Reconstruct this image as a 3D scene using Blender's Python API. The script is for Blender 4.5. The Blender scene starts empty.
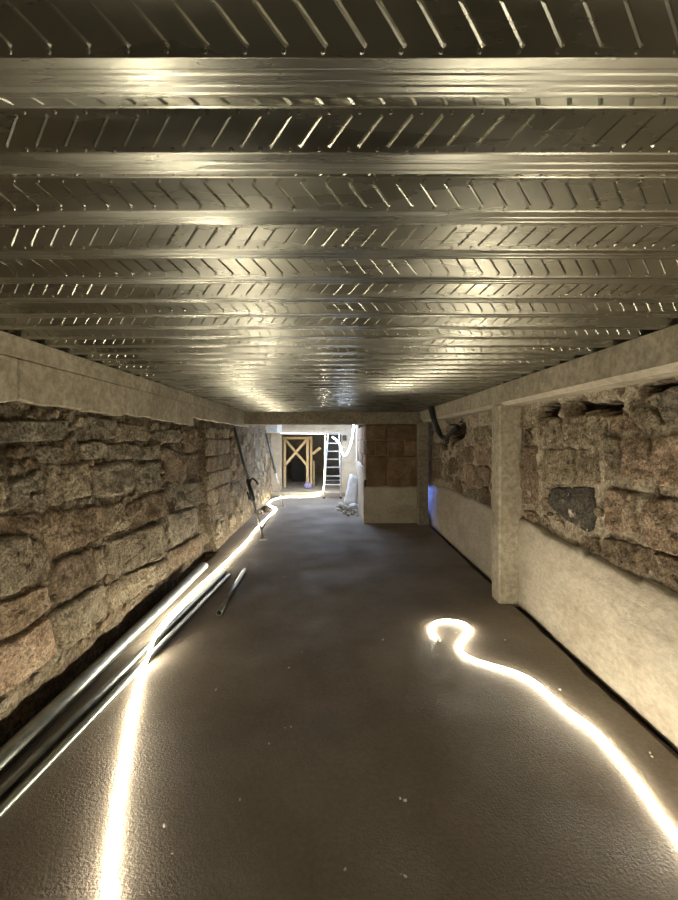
import bpy, bmesh, math, random
from mathutils import Vector, noise, Matrix
random.seed(7)
SC = bpy.context.scene
COL = SC.collection

# ------------------------------------------------------------------ camera, sky, exposure
EYE = 1.6          # camera height; the picture plane is vertical
F = 430.0          # focal length in pixels of the 678 x 900 frame
CX, CY = 338.0, 440.0
cd = bpy.data.cameras.new('camera')
cam = bpy.data.objects.new('camera', cd)
COL.objects.link(cam)
cam.location = (0, 0, EYE)
cam.rotation_euler = (math.pi/2, 0, 0)
cd.sensor_fit = 'HORIZONTAL'
cd.sensor_width = 36.0
cd.lens = 36.0*F/678.0
cd.shift_x = 1.0/678
cd.shift_y = -10.0/678
cd.clip_start = 0.02
SC.camera = cam

w = bpy.data.worlds.new('sky')
SC.world = w
w.use_nodes = True
bg = w.node_tree.nodes['Background']
bg.inputs[0].default_value = (0.50, 0.66, 1.0, 1)
bg.inputs[1].default_value = 13.0

SC.view_settings.view_transform = 'Standard'
SC.view_settings.look = 'None'
SC.view_settings.gamma = 1.0
SC.view_settings.exposure = 0.0
SC.view_settings.use_curve_mapping = False
SC.cycles.max_bounces = 10
SC.cycles.diffuse_bounces = 6
SC.cycles.glossy_bounces = 5
SC.cycles.sample_clamp_indirect = 6.0
SC.cycles.caustics_reflective = True

WARM = (1.0, 0.91, 0.72)
COOL = (0.72, 0.84, 1.0)
LED_WARM = 88.0
LED_COOL = 70.0

# daylight that falls through the slit behind the far column onto the wall
ld = bpy.data.lights.new('slit_daylight', 'SPOT')
ld.energy = 130
ld.color = (0.16, 0.27, 1.0)
ld.spot_size = math.radians(34)
ld.spot_blend = 0.25
ld.shadow_soft_size = 0.02
lo = bpy.data.objects.new('slit_daylight', ld)
COL.objects.link(lo)
lo.location = (1.605, 9.15, 0.62)
lo.rotation_euler = (Vector((1.76, 7.8, 0.38)) - lo.location).to_track_quat('-Z', 'Y').to_euler()

# ------------------------------------------------------------------ helpers
def tag(o, label=None, cat=None, group=None, kind=None):
    if label: o['label'] = label
    if cat: o['category'] = cat
    if group: o['group'] = group
    if kind: o['kind'] = kind
    return o

def link(name, me, mat=None, parent=None, loc=None, smooth=False):
    o = bpy.data.objects.new(name, me)
    COL.objects.link(o)
    if mat is not None and len(me.materials) == 0: me.materials.append(mat)
    if parent is not None: o.parent = parent
    if loc is not None: o.location = loc
    if smooth:
        me.polygons.foreach_set('use_smooth', [True]*len(me.polygons))
    return o

def pydata(name, vs, fs, mat=None, parent=None, loc=None, smooth=False):
    me = bpy.data.meshes.new(name)
    me.from_pydata(vs, [], fs)
    me.update()
    return link(name, me, mat, parent, loc, smooth)

def from_bm(name, bm, mat=None, parent=None, loc=None, smooth=False):
    me = bpy.data.meshes.new(name)
    bm.to_mesh(me); bm.free()
    return link(name, me, mat, parent, loc, smooth)

def empty(name, loc):
    o = bpy.data.objects.new(name, None)
    COL.objects.link(o)
    o.location = loc
    o.empty_display_size = 0.1
    return o

def copy_tree(o, parent=None):
    c = o.copy(); COL.objects.link(c)
    c.parent = parent
    for ch in list(o.children): copy_tree(ch, c)
    return c

def floor_pt(px, py, z=0.0):
    """the point at height z that the photograph shows at this pixel"""
    Y = (EYE - z)*F/(py - CY)
    return Vector(((px - CX)*Y/F, Y, z))

def box_bm(bm, x0, x1, y0, y1, z0, z1, bev=0.0, segs=1):
    vs = [bm.verts.new((x, y, z)) for x in (x0, x1) for y in (y0, y1) for z in (z0, z1)]
    q = [(0,1,3,2),(4,6,7,5),(0,4,5,1),(2,3,7,6),(0,2,6,4),(1,5,7,3)]
    fs = [bm.faces.new([vs[i] for i in f]) for f in q]
    if bev > 0:
        es = list({e for f in fs for e in f.edges})
        bmesh.ops.bevel(bm, geom=es, offset=bev, segments=segs, affect='EDGES', profile=0.5)
    return bm

def box(name, x0, x1, y0, y1, z0, z1, mat, parent=None, bev=0.0, segs=1):
    bm = box_bm(bmesh.new(), x0, x1, y0, y1, z0, z1, bev, segs)
    bmesh.ops.recalc_face_normals(bm, faces=bm.faces)
    return from_bm(name, bm, mat, parent)

def bar(name, a, b, wx, wy, mat, parent=None, bev=0.0, up=None):
    """a straight bar of rectangular section from a to b"""
    a, b = Vector(a), Vector(b)
    d = (b - a); L = d.length; d.normalize()
    u = Vector(up) if up else Vector((0, 1, 0)) if abs(d.y) < 0.9 else Vector((1, 0, 0))
    s = d.cross(u).normalized(); u = s.cross(d).normalized()
    bm = box_bm(bmesh.new(), -wx/2, wx/2, -wy/2, wy/2, 0, L, bev)
    M = Matrix((s, u, d)).transposed().to_4x4(); M.translation = a
    bm.transform(M)
    bmesh.ops.recalc_face_normals(bm, faces=bm.faces)
    return from_bm(name, bm, mat, parent)

def tube_data(pts, r, n=10, flat=1.0, caps=True, radii=None):
    pts = [Vector(p) for p in pts]
    vs, fs = [], []
    N = len(pts)
    up = Vector((0, 0, 1))
    prev = None
    for i, p in enumerate(pts):
        t = (pts[min(i+1, N-1)] - pts[max(i-1, 0)]).normalized()
        ref = prev if prev is not None else (up if abs(t.z) < 0.95 else Vector((0, 1, 0)))
        s = t.cross(ref)
        if s.length < 1e-4: s = t.cross(Vector((1, 0, 0)))
        s.normalize(); u = s.cross(t).normalized(); prev = u
        rr = radii[i] if radii else r
        for k in range(n):
            a = 2*math.pi*k/n
            vs.append(tuple(p + s*(rr*math.cos(a)) + u*(rr*flat*math.sin(a))))
    for i in range(N-1):
        for k in range(n):
            fs.append((i*n+k, i*n+(k+1) % n, (i+1)*n+(k+1) % n, (i+1)*n+k))
    if caps:
        fs.append(tuple(range(n-1, -1, -1)))
        fs.append(tuple((N-1)*n+k for k in range(n)))
    return vs, fs

def tube(name, pts, r, mat, parent=None, n=10, flat=1.0, caps=True, radii=None):
    vs, fs = tube_data(pts, r, n, flat, caps, radii)
    return pydata(name, vs, fs, mat, parent, smooth=True)

def pipe(name, a, b, r, t, mat, parent=None, n=20):
    """a hollow open-ended pipe"""
    a, b = Vector(a), Vector(b)
    v1, f1 = tube_data([a, b], r, n, caps=False)
    v2, f2 = tube_data([a, b], r-t, n, caps=False)
    off = len(v1)
    fs = f1 + [tuple(reversed([i+off for i in f])) for f in f2]
    for k in range(n):
        k2 = (k+1) % n
        fs.append((k2, k, k+off, k2+off))
        fs.append((n+k, n+k2, n+k2+off, n+k+off))
    o = pydata(name, v1+v2, fs, mat, parent)
    o.data.materials.append(M['black'])
    for i, p in enumerate(o.data.polygons):
        p.use_smooth = i < 2*n
        if n <= i < 2*n: p.material_index = 1      # bore coloured black for the shade inside the pipe
    return o

def spline(pts, sub=8):
    pts = [Vector(p) for p in pts]
    P = [2*pts[0]-pts[1]] + pts + [2*pts[-1]-pts[-2]]
    out = []
    for i in range(1, len(P)-2):
        for k in range(sub):
            t = k/sub
            p0, p1, p2, p3 = P[i-1], P[i], P[i+1], P[i+2]
            out.append(0.5*((2*p1) + (p2-p0)*t + (2*p0-5*p1+4*p2-p3)*t*t + (3*p1-p0-3*p2+p3)*t**3))
    out.append(pts[-1])
    return out

# ------------------------------------------------------------------ materials
def mat_base(name):
    m = bpy.data.materials.new(name); m.use_nodes = True
    nt = m.node_tree
    return m, nt, nt.nodes['Principled BSDF']

def nd(nt, typ, **kw):
    n = nt.nodes.new(typ)
    for k, v in kw.items():
        if k.startswith('i_'):
            key = k[2:]
            n.inputs[int(key) if key.isdigit() else key].default_value = v
        else: setattr(n, k, v)
    return n

def coords(nt, rnd=True):
    tc = nd(nt, 'ShaderNodeTexCoord')
    if not rnd: return tc.outputs['Object']
    oi = nd(nt, 'ShaderNodeObjectInfo')
    mu = nd(nt, 'ShaderNodeMath', operation='MULTIPLY', i_1=37.0)
    nt.links.new(oi.outputs['Random'], mu.inputs[0])
    ad = nd(nt, 'ShaderNodeVectorMath', operation='ADD')
    nt.links.new(tc.outputs['Object'], ad.inputs[0]); nt.links.new(mu.outputs[0], ad.inputs[1])
    return ad.outputs[0]

def ramp(nt, stops):
    r = nd(nt, 'ShaderNodeValToRGB')
    el = r.color_ramp.elements
    while len(el) < len(stops): el.new(0.5)
    for e, (p, c) in zip(el, stops):
        e.position = p; e.color = (*c, 1)
    return r

def rough_mat(name, stops, rough=0.9, scale=5.0, bumps=((18, 0.02, 0.7), (70, 0.006, 0.6)), pits=None, rnd=True, vary=0.25, spec=0.25, stretch=None, grain=0.25, dirt=0):
    """mineral surface: colour from noise, relief from several noises, optional pits"""
    m, nt, b = mat_base(name)
    co = coords(nt, rnd)
    if stretch:
        mp = nd(nt, 'ShaderNodeMapping'); mp.inputs['Scale'].default_value = stretch
        nt.links.new(co, mp.inputs[0]); co = mp.outputs[0]
    n1 = nd(nt, 'ShaderNodeTexNoise', i_Scale=scale, i_Detail=9.0, i_Roughness=0.65)
    nt.links.new(co, n1.inputs['Vector'])
    r = ramp(nt, stops); nt.links.new(n1.outputs['Fac'], r.inputs[0])
    colour = r.outputs[0]
    # fine grain
    n2 = nd(nt, 'ShaderNodeTexNoise', i_Scale=scale*9, i_Detail=6.0, i_Roughness=0.7)
    nt.links.new(co, n2.inputs['Vector'])
    mr = nd(nt, 'ShaderNodeMapRange'); mr.inputs[1].default_value = 0.38; mr.inputs[2].default_value = 0.62
    mr.inputs[3].default_value = 1-grain; mr.inputs[4].default_value = 1+grain
    nt.links.new(n2.outputs['Fac'], mr.inputs[0])
    if dirt:
        n5 = nd(nt, 'ShaderNodeTexNoise', i_Scale=dirt, i_Detail=7.0, i_Roughness=0.72)
        nt.links.new(co, n5.inputs['Vector'])
        rd = ramp(nt, [(0.34, (0.36, 0.31, 0.26)), (0.45, (1.05, 1.05, 1.05)), (0.58, (1.1, 1.1, 1.1)), (0.68, (1.6, 1.6, 1.55))])
        nt.links.new(n5.outputs['Fac'], rd.inputs[0])
        mx = nd(nt, 'ShaderNodeMix', data_type='RGBA', blend_type='MULTIPLY'); mx.inputs[0].default_value = 1.0
        nt.links.new(colour, mx.inputs[6]); nt.links.new(rd.outputs[0], mx.inputs[7]); colour = mx.outputs[2]
    hs = nd(nt, 'ShaderNodeHueSaturation'); nt.links.new(colour, hs.inputs['Color'])
    if vary and rnd:
        oi = nd(nt, 'ShaderNodeObjectInfo')
        m2 = nd(nt, 'ShaderNodeMapRange'); m2.inputs[3].default_value = 1-vary; m2.inputs[4].default_value = 1+vary
        nt.links.new(oi.outputs['Random'], m2.inputs[0])
        mm = nd(nt, 'ShaderNodeMath', operation='MULTIPLY')
        nt.links.new(m2.outputs[0], mm.inputs[0]); nt.links.new(mr.outputs[0], mm.inputs[1])
        nt.links.new(mm.outputs[0], hs.inputs['Value'])
    else: nt.links.new(mr.outputs[0], hs.inputs['Value'])
    nt.links.new(hs.outputs[0], b.inputs['Base Color'])
    b.inputs['Roughness'].default_value = rough
    b.inputs['Specular IOR Level'].default_value = spec
    last = None
    for sc, dist, st in bumps:
        n = nd(nt, 'ShaderNodeTexNoise', i_Scale=float(sc), i_Detail=5.0, i_Roughness=0.6)
        nt.links.new(co, n.inputs['Vector'])
        bp = nd(nt, 'ShaderNodeBump'); bp.inputs['Strength'].default_value = st; bp.inputs['Distance'].default_value = dist
        nt.links.new(n.outputs['Fac'], bp.inputs['Height'])
        if last: nt.links.new(last, bp.inputs['Normal'])
        last = bp.outputs[0]
    if pits:
        v = nd(nt, 'ShaderNodeTexVoronoi', i_Scale=float(pits[0]))
        nw = nd(nt, 'ShaderNodeTexNoise', i_Scale=float(pits[0])*0.8, i_Detail=3.0); nt.links.new(co, nw.inputs['Vector'])
        ad = nd(nt, 'ShaderNodeVectorMath', operation='MULTIPLY_ADD'); ad.inputs[1].default_value = (0.12, 0.12, 0.12)
        nt.links.new(nw.outputs['Color'], ad.inputs[0]); nt.links.new(co, ad.inputs[2])
        nt.links.new(ad.outputs[0], v.inputs['Vector'])
        mp = nd(nt, 'ShaderNodeMapRange'); mp.inputs[1].default_value = 0.05; mp.inputs[2].default_value = 0.32
        nt.links.new(v.outputs['Distance'], mp.inputs[0])
        bp = nd(nt, 'ShaderNodeBump'); bp.inputs['Strength'].default_value = pits[2]; bp.inputs['Distance'].default_value = pits[1]
        nt.links.new(mp.outputs[0], bp.inputs['Height'])
        if last: nt.links.new(last, bp.inputs['Normal'])
        last = bp.outputs[0]
    if last: nt.links.new(last, b.inputs['Normal'])
    return m

def plain(name, col, rough=0.6, metal=0.0, bump=0.0, spec=0.5):
    m, nt, b = mat_base(name)
    co = coords(nt)
    n = nd(nt, 'ShaderNodeTexNoise', i_Scale=14.0, i_Detail=6.0); nt.links.new(co, n.inputs['Vector'])
    r = ramp(nt, [(0.3, tuple(c*0.8 for c in col)), (0.7, tuple(min(1, c*1.15) for c in col))])
    nt.links.new(n.outputs['Fac'], r.inputs[0]); nt.links.new(r.outputs[0], b.inputs['Base Color'])
    b.inputs['Roughness'].default_value = rough; b.inputs['Metallic'].default_value = metal
    b.inputs['Specular IOR Level'].default_value = spec
    if bump:
        bp = nd(nt, 'ShaderNodeBump'); bp.inputs['Strength'].default_value = 0.6; bp.inputs['Distance'].default_value = bump
        n3 = nd(nt, 'ShaderNodeTexNoise', i_Scale=30.0, i_Detail=5.0); nt.links.new(co, n3.inputs['Vector'])
        nt.links.new(n3.outputs['Fac'], bp.inputs['Height']); nt.links.new(bp.outputs[0], b.inputs['Normal'])
    return m

def emitter(name, col, strength):
    m, nt, b = mat_base(name)
    b.inputs['Base Color'].default_value = (0.9, 0.9, 0.88, 1)
    b.inputs['Emission Color'].default_value = (*col, 1)
    b.inputs['Emission Strength'].default_value = strength
    return m

def galvanised(name, col, r0, r1):
    m, nt, b = mat_base(name)
    co = coords(nt, False)
    mp = nd(nt, 'ShaderNodeMapping'); mp.inputs['Scale'].default_value = (1.2, 9.0, 9.0)
    nt.links.new(co, mp.inputs[0])
    n = nd(nt, 'ShaderNodeTexNoise', i_Scale=2.0, i_Detail=5.0); nt.links.new(mp.outputs[0], n.inputs['Vector'])
    mr = nd(nt, 'ShaderNodeMapRange'); mr.inputs[1].default_value = 0.3; mr.inputs[2].default_value = 0.7
    mr.inputs[3].default_value = r0; mr.inputs[4].default_value = r1
    nt.links.new(n.outputs['Fac'], mr.inputs[0]); nt.links.new(mr.outputs[0], b.inputs['Roughness'])
    n2 = nd(nt, 'ShaderNodeTexNoise', i_Scale=5.0, i_Detail=6.0); nt.links.new(co, n2.inputs['Vector'])
    r = ramp(nt, [(0.3, tuple(c*0.86 for c in col)), (0.7, col)])
    nt.links.new(n2.outputs['Fac'], r.inputs[0]); nt.links.new(r.outputs[0], b.inputs['Base Color'])
    b.inputs['Metallic'].default_value = 1.0
    return m

M = {}
M['deck'] = galvanised('galvanised_deck', (0.40, 0.395, 0.335), 0.22, 0.34)
M['pipe'] = plain('galvanised_pipe', (0.27, 0.285, 0.265), 0.40, 1.0)
M['mortar_l'] = rough_mat('lime_mortar', [(0.25, (0.10, 0.075, 0.047)), (0.5, (0.235, 0.185, 0.122)), (0.75, (0.37, 0.31, 0.22))], scale=4.0,
                          bumps=((9, 0.08, 1.0), (30, 0.05, 1.0), (110, 0.014, 0.9)), pits=(26, 0.014, 0.6), rnd=False, grain=0.5, dirt=14.0)
M['mortar_r'] = rough_mat('sandy_mortar', [(0.25, (0.27, 0.215, 0.15)), (0.5, (0.44, 0.37, 0.27)), (0.75, (0.57, 0.50, 0.385))], scale=4.0,
                          bumps=((9, 0.04, 0.9), (35, 0.025, 0.9), (110, 0.008, 0.7)), pits=(30, 0.01, 0.5), rnd=False, grain=0.4, dirt=13.0)
ST = dict(scale=6.0, bumps=((12, 0.07, 1.0), (40, 0.04, 1.0), (130, 0.012, 0.9)), pits=(24, 0.016, 0.6), vary=0.22, grain=0.45, dirt=17.0)
M['stone_tan'] = rough_mat('tan_limestone', [(0.25, (0.20, 0.155, 0.10)), (0.5, (0.36, 0.295, 0.20)), (0.75, (0.50, 0.43, 0.31))], **ST)
M['stone_grey'] = rough_mat('grey_limestone', [(0.25, (0.17, 0.14, 0.10)), (0.5, (0.32, 0.275, 0.20)), (0.75, (0.48, 0.425, 0.325))], **ST)
M['stone_brown'] = rough_mat('brown_sandstone', [(0.25, (0.14, 0.097, 0.06)), (0.5, (0.27, 0.20, 0.13)), (0.75, (0.41, 0.325, 0.225))], **ST)
M['stone_red'] = rough_mat('reddish_sandstone', [(0.25, (0.25, 0.17, 0.11)), (0.5, (0.43, 0.315, 0.215)), (0.75, (0.57, 0.46, 0.335))], **ST)
M['stone_dark'] = rough_mat('sooty_stone', [(0.25, (0.055, 0.048, 0.038)), (0.5, (0.115, 0.10, 0.08)), (0.75, (0.2, 0.18, 0.145))], **ST)
M['plaster'] = rough_mat('cream_plaster', [(0.2, (0.30, 0.25, 0.18)), (0.5, (0.45, 0.395, 0.305)), (0.8, (0.55, 0.505, 0.41))], scale=2.6, grain=0.12,
                         bumps=((4, 0.04, 0.6), (20, 0.012, 0.6), (110, 0.003, 0.5)), rnd=False, stretch=(1.0, 0.8, 1.35))
M['concrete'] = rough_mat('cast_concrete', [(0.25, (0.25, 0.215, 0.155)), (0.5, (0.38, 0.335, 0.25)), (0.8, (0.48, 0.435, 0.34))], scale=2.2,
                          bumps=((10, 0.008, 0.5), (60, 0.003, 0.5)), pits=(34, 0.006, 0.3), rnd=False)
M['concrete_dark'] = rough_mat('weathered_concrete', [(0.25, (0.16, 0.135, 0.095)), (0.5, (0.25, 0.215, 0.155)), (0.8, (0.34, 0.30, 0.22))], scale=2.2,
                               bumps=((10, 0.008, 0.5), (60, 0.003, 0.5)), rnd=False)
M['block_brown'] = rough_mat('brown_block', [(0.25, (0.10, 0.062, 0.034)), (0.5, (0.19, 0.125, 0.072)), (0.75, (0.29, 0.21, 0.13))], scale=5.0,
                             bumps=((14, 0.014, 0.7), (60, 0.006, 0.6)))
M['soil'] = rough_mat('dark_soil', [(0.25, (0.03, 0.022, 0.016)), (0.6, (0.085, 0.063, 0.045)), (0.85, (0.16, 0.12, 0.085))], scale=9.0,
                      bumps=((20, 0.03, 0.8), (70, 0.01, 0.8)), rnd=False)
M['led_warm'] = emitter('warm_led', WARM, LED_WARM)
M['glow_dim'] = emitter('dim_glow', COOL, 9.0)
M['led_cool'] = emitter('cool_led', COOL, LED_COOL)
M['cap'] = plain('white_plastic', (0.6, 0.58, 0.52), 0.4)
M['alu'] = plain('aluminium', (0.62, 0.63, 0.64), 0.38, 0.85)
M['alu_dark'] = plain('dull_aluminium', (0.36, 0.37, 0.38), 0.5, 0.7)
M['black'] = plain('black_plastic', (0.018, 0.018, 0.018), 0.5)
M['prop'] = plain('painted_steel', (0.13, 0.14, 0.135), 0.45, 0.5)
M['prop_zinc'] = plain('zinc_tube', (0.52, 0.5, 0.44), 0.35, 0.9)
M['pine'] = rough_mat('pine', [(0.3, (0.62, 0.43, 0.20)), (0.5, (0.76, 0.57, 0.31)), (0.7, (0.84, 0.67, 0.42))], rough=0.6, scale=3.0,
                      bumps=((40, 0.002, 0.3),), stretch=(6, 6, 0.6))
M['board'] = plain('dark_board', (0.055, 0.05, 0.048), 0.7)
M['sack'] = rough_mat('woven_sack', [(0.3, (0.62, 0.60, 0.56)), (0.6, (0.74, 0.73, 0.70)), (0.8, (0.8, 0.79, 0.76))], scale=5.0,
                      bumps=((12, 0.02, 0.6), (120, 0.002, 0.5)), rough=0.7)
M['lilac'] = plain('lilac_plastic', (0.40, 0.36, 0.58), 0.35, bump=0.02)
M['chip'] = plain('plaster_chip', (0.62, 0.58, 0.50), 0.9, bump=0.01)
M['blue_paint'] = plain('pale_paint', (0.62, 0.64, 0.62), 0.7, bump=0.004)

# floor: trodden concrete screed, gritty patches, faint gloss
def floor_material():
    m, nt, b = mat_base('trodden_screed')
    co = coords(nt, False)
    n1 = nd(nt, 'ShaderNodeTexNoise', i_Scale=0.9, i_Detail=8.0, i_Roughness=0.6); nt.links.new(co, n1.inputs['Vector'])
    r = ramp(nt, [(0.3, (0.175, 0.142, 0.108)), (0.5, (0.245, 0.205, 0.16)), (0.7, (0.32, 0.272, 0.215))])
    nt.links.new(n1.outputs['Fac'], r.inputs[0])
    n2 = nd(nt, 'ShaderNodeTexNoise', i_Scale=38.0, i_Detail=7.0, i_Roughness=0.75); nt.links.new(co, n2.inputs['Vector'])
    mr = nd(nt, 'ShaderNodeMapRange'); mr.inputs[1].default_value = 0.3; mr.inputs[2].default_value = 0.7
    mr.inputs[3].default_value = 0.82; mr.inputs[4].default_value = 1.15
    nt.links.new(n2.outputs['Fac'], mr.inputs[0])
    hs = nd(nt, 'ShaderNodeHueSaturation'); nt.links.new(r.outputs[0], hs.inputs['Color']); nt.links.new(mr.outputs[0], hs.inputs['Value'])
    nt.links.new(hs.outputs[0], b.inputs['Base Color'])
    n3 = nd(nt, 'ShaderNodeTexNoise', i_Scale=2.3, i_Detail=5.0); nt.links.new(co, n3.inputs['Vector'])
    m2 = nd(nt, 'ShaderNodeMapRange'); m2.inputs[1].default_value = 0.35; m2.inputs[2].default_value = 0.65
    m2.inputs[3].default_value = 0.6; m2.inputs[4].default_value = 0.8
    nt.links.new(n3.outputs['Fac'], m2.inputs[0]); nt.links.new(m2.outputs[0], b.inputs['Roughness'])
    b.inputs['Specular IOR Level'].default_value = 0.25
    # relief: gentle trowel waves, and grit only in patches
    n4 = nd(nt, 'ShaderNodeTexNoise', i_Scale=7.0, i_Detail=4.0); nt.links.new(co, n4.inputs['Vector'])
    b1 = nd(nt, 'ShaderNodeBump'); b1.inputs['Strength'].default_value = 0.25; b1.inputs['Distance'].default_value = 0.006
    nt.links.new(n4.outputs['Fac'], b1.inputs['Height'])
    n5 = nd(nt, 'ShaderNodeTexNoise', i_Scale=75.0, i_Detail=4.0, i_Roughness=0.65); nt.links.new(co, n5.inputs['Vector'])
    n6 = nd(nt, 'ShaderNodeTexNoise', i_Scale=1.7, i_Detail=3.0); nt.links.new(co, n6.inputs['Vector'])
    m3 = nd(nt, 'ShaderNodeMapRange'); m3.inputs[1].default_value = 0.45; m3.inputs[2].default_value = 0.62
    m3.inputs[3].default_value = 0.35; m3.inputs[4].default_value = 1.0
    nt.links.new(n6.outputs['Fac'], m3.inputs[0])
    b2 = nd(nt, 'ShaderNodeBump'); b2.inputs['Distance'].default_value = 0.014
    nt.links.new(m3.outputs[0], b2.inputs['Strength']); nt.links.new(n5.outputs['Fac'], b2.inputs['Height'])
    nt.links.new(b1.outputs[0], b2.inputs['Normal']); nt.links.new(b2.outputs[0], b.inputs['Normal'])
    return m
M['floor'] = floor_material()

# ------------------------------------------------------------------ room shell
YB, YE, YF = -2.6, 8.70, 12.50       # wall behind the camera, end of the deck, far wall
ZD = 2.145                           # underside of the deck ribs
def XL(y): return -1.72 - 0.02*(y - 2.19)
XR = 1.81

def fb(x, y, z, sc, octs=4):
    return noise.fractal(Vector((x*sc, y*sc, z*sc)), 1.0, 2.0, octs)

def frange(a, b, s):
    n = max(1, round((b-a)/s)); return [a + (b-a)*i/n for i in range(n+1)]

# floor as a gently uneven slab that drops away into a soil gap along the walls
def make_floor():
    vs, fs = [], []
    xs = frange(-2.1, -1.5, 0.02)[:-1] + frange(-1.5, 1.66, 0.06)[:-1] + frange(1.66, 2.1, 0.02)
    ys = [YB - 0.1]
    while ys[-1] < 12.42: ys.append(ys[-1] + (0.08 if ys[-1] < 5.5 else 0.12))
    for y in ys:
        for x in xs:
            z = 0.003*fb(x, y, 0.3, 1.1, 3)
            e = 1.705 + 0.035*fb(2.0, y, 1.0, 2.2, 4)
            if x > e and y < 8.1: z -= 0.04*min(1, (x-e)/0.04)
            el = XL(y) + 0.055 + 0.02*fb(5.0, y, 1.0, 2.2, 4)
            if x < el and y < 6.2: z -= 0.07*min(1, (el-x)/0.03)
            z = min(z, 0.004)
            vs.append((x, y, z))
    nx = len(xs)
    for j in range(len(ys)-1):
        for i in range(nx-1):
            fs.append((j*nx+i, j*nx+i+1, (j+1)*nx+i+1, (j+1)*nx+i))
    o = pydata('floor', vs, fs, M['floor'], smooth=True)
    o.data.materials.append(M['soil'])
    for p in o.data.polygons:
        c = p.center
        if (c.x > 1.70 and c.y < 8.1) or (c.x < XL(c.y) + 0.07 and c.y < 6.2): p.material_index = 1
    tag(o, 'dark trodden concrete floor of the cellar passage', 'floor', kind='structure')
    st = box('threshold', -2.1, 0.75, 12.36, 17.2, -0.1, 0.10, M['plaster'], o, 0.012)
    return o
floor = make_floor()

# ---- ceiling: ribbed steel deck, five ribs to a sheet, pressed ridges and dimples on the webs
def make_ceiling():
    root = empty('ceiling', (0, 0, ZD))
    tag(root, 'ribbed galvanised steel deck ceiling with pressed ridges', 'ceiling', kind='structure')
    PITCH, Y0 = 0.207, 0.613
    LOW, WEB, HH = 0.062, 0.044, 0.056
    k0 = -15
    kend = int((YE - Y0)/PITCH) + 1
    X0, X1 = -2.02, 2.02
    def prof(y):
        g = 0.0012
        return [(y-0.0016, 0.0021), (y+0.0012, 0), (y+0.018, 0), (y+0.021, g), (y+0.027, g), (y+0.030, 0), (y+0.039, 0), (y+0.042, g), (y+0.048, g), (y+0.051, 0),
                (y+LOW-0.0012, 0), (y+LOW+0.0016, 0.0021), (y+LOW+WEB, HH), (y+PITCH-WEB-0.034, HH), (y+PITCH-WEB-0.030, HH-0.002), (y+PITCH-WEB-0.024, HH-0.002),
                (y+PITCH-WEB-0.020, HH), (y+PITCH-WEB-0.002, HH), (y+PITCH-WEB+0.0012, HH-0.0016)]
    k = k0
    ridx = 0
    while k < kend:
        n = min(5, kend-k)
        vs, fs = [], []
        prev = None
        for j in range(n):
            pr = prof(Y0 + (k+j)*PITCH)
            for (yy, zz) in pr:
                a = len(vs); vs += [(X0, yy, zz), (X1, yy, zz)]
                if prev is not None: fs.append((prev, prev+1, a+1, a))
                prev = a
        yy = Y0 + (k+n)*PITCH
        a = len(vs); vs += [(X0, yy, 0), (X1, yy, 0)]; fs.append((prev, prev+1, a+1, a))
        nflat = len(fs)
        # relief on the web that ends at each rib (the web the passage looks at)
        L = math.hypot(WEB, HH)
        t = Vector((0, WEB, -HH))/L            # down the web
        nrm = Vector((0, -HH, -WEB))/L         # out of the web, towards the room
        for j in range(n):
            kk = k + j + 1
            top = Vector((0, Y0 + kk*PITCH - WEB, HH))
            sgn = 1 if kk % 2 else -1          # direction of the slant alternates from rib to rib
            off = 0.0137*((kk*7) % 4)
            sp = 0.0555
            m = int((X1-X0)/sp) - 1
            for i in range(m):
                x = X0 + 0.04 + off + i*sp
                if x > X1-0.08: continue
                # ridge
                A = top + t*(L*0.17) + Vector((x + sgn*0.021, 0, 0))
                B = top + t*(L*0.83) + Vector((x - sgn*0.021, 0, 0))
                d = (B-A).normalized(); s = d.cross(nrm)
                hw, hh = 0.0042, 0.0017
                b = len(vs)
                for P in (A-d*0.003, B+d*0.003):
                    vs.append(tuple(P + s*hw - nrm*0.0005)); vs.append(tuple(P - s*hw - nrm*0.0005))
                vs.append(tuple(A + d*0.006 + nrm*hh)); vs.append(tuple(B - d*0.006 + nrm*hh))
                fs += [(b, b+4, b+5, b+2), (b+1, b+3, b+5, b+4), (b, b+1, b+4), (b+2, b+5, b+3)]
                # the short mark on the flat above it
                A = top + Vector((x + 0.024, -0.004, 0)); B = top + Vector((x + 0.024 - sgn*0.016, -0.030, 0))
                d = (B-A).normalized(); s = Vector((-d.y, d.x, 0)); dn = Vector((0, 0, -1))
                b = len(vs)
                vs += [tuple(A + s*0.004), tuple(A - s*0.004), tuple(B + s*0.004), tuple(B - s*0.004), tuple(A + d*0.004 + dn*0.0016), tuple(B - d*0.004 + dn*0.0016)]
                fs += [(b, b+4, b+5, b+2), (b+1, b+3, b+5, b+4), (b, b+1, b+4), (b+2, b+5, b+3)]
                # dimples at both folds
                for q, dx in ((0.10, sp*0.45*sgn+0.012), (0.90, 0.016)):
                    Cc = top + t*(L*q) + Vector((x + dx, 0, 0))
                    b = len(vs); R = 0.0046
                    e1 = Vector((1, 0, 0)); e2 = t
                    N = 8 if kk < 14 else 5
                    for a_ in range(N):
                        an = 2*math.pi*a_/N
                        vs.append(tuple(Cc + (e1*math.cos(an) + e2*math.sin(an))*R - nrm*0.0004))
                    for a_ in range(N):
                        an = 2*math.pi*a_/N
                        vs.append(tuple(Cc + (e1*math.cos(an) + e2*math.sin(an))*R*0.55 + nrm*0.0022))
                    for a_ in range(N):
                        a2 = (a_+1) % N
                        fs.append((b+a_, b+a2, b+N+a2, b+N+a_))
                    fs.append(tuple(b+N+a_ for a_ in range(N)))
        o = pydata('deck_sheet', vs, fs, M['deck'], root)
        k += n
    return root
make_ceiling()
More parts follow.
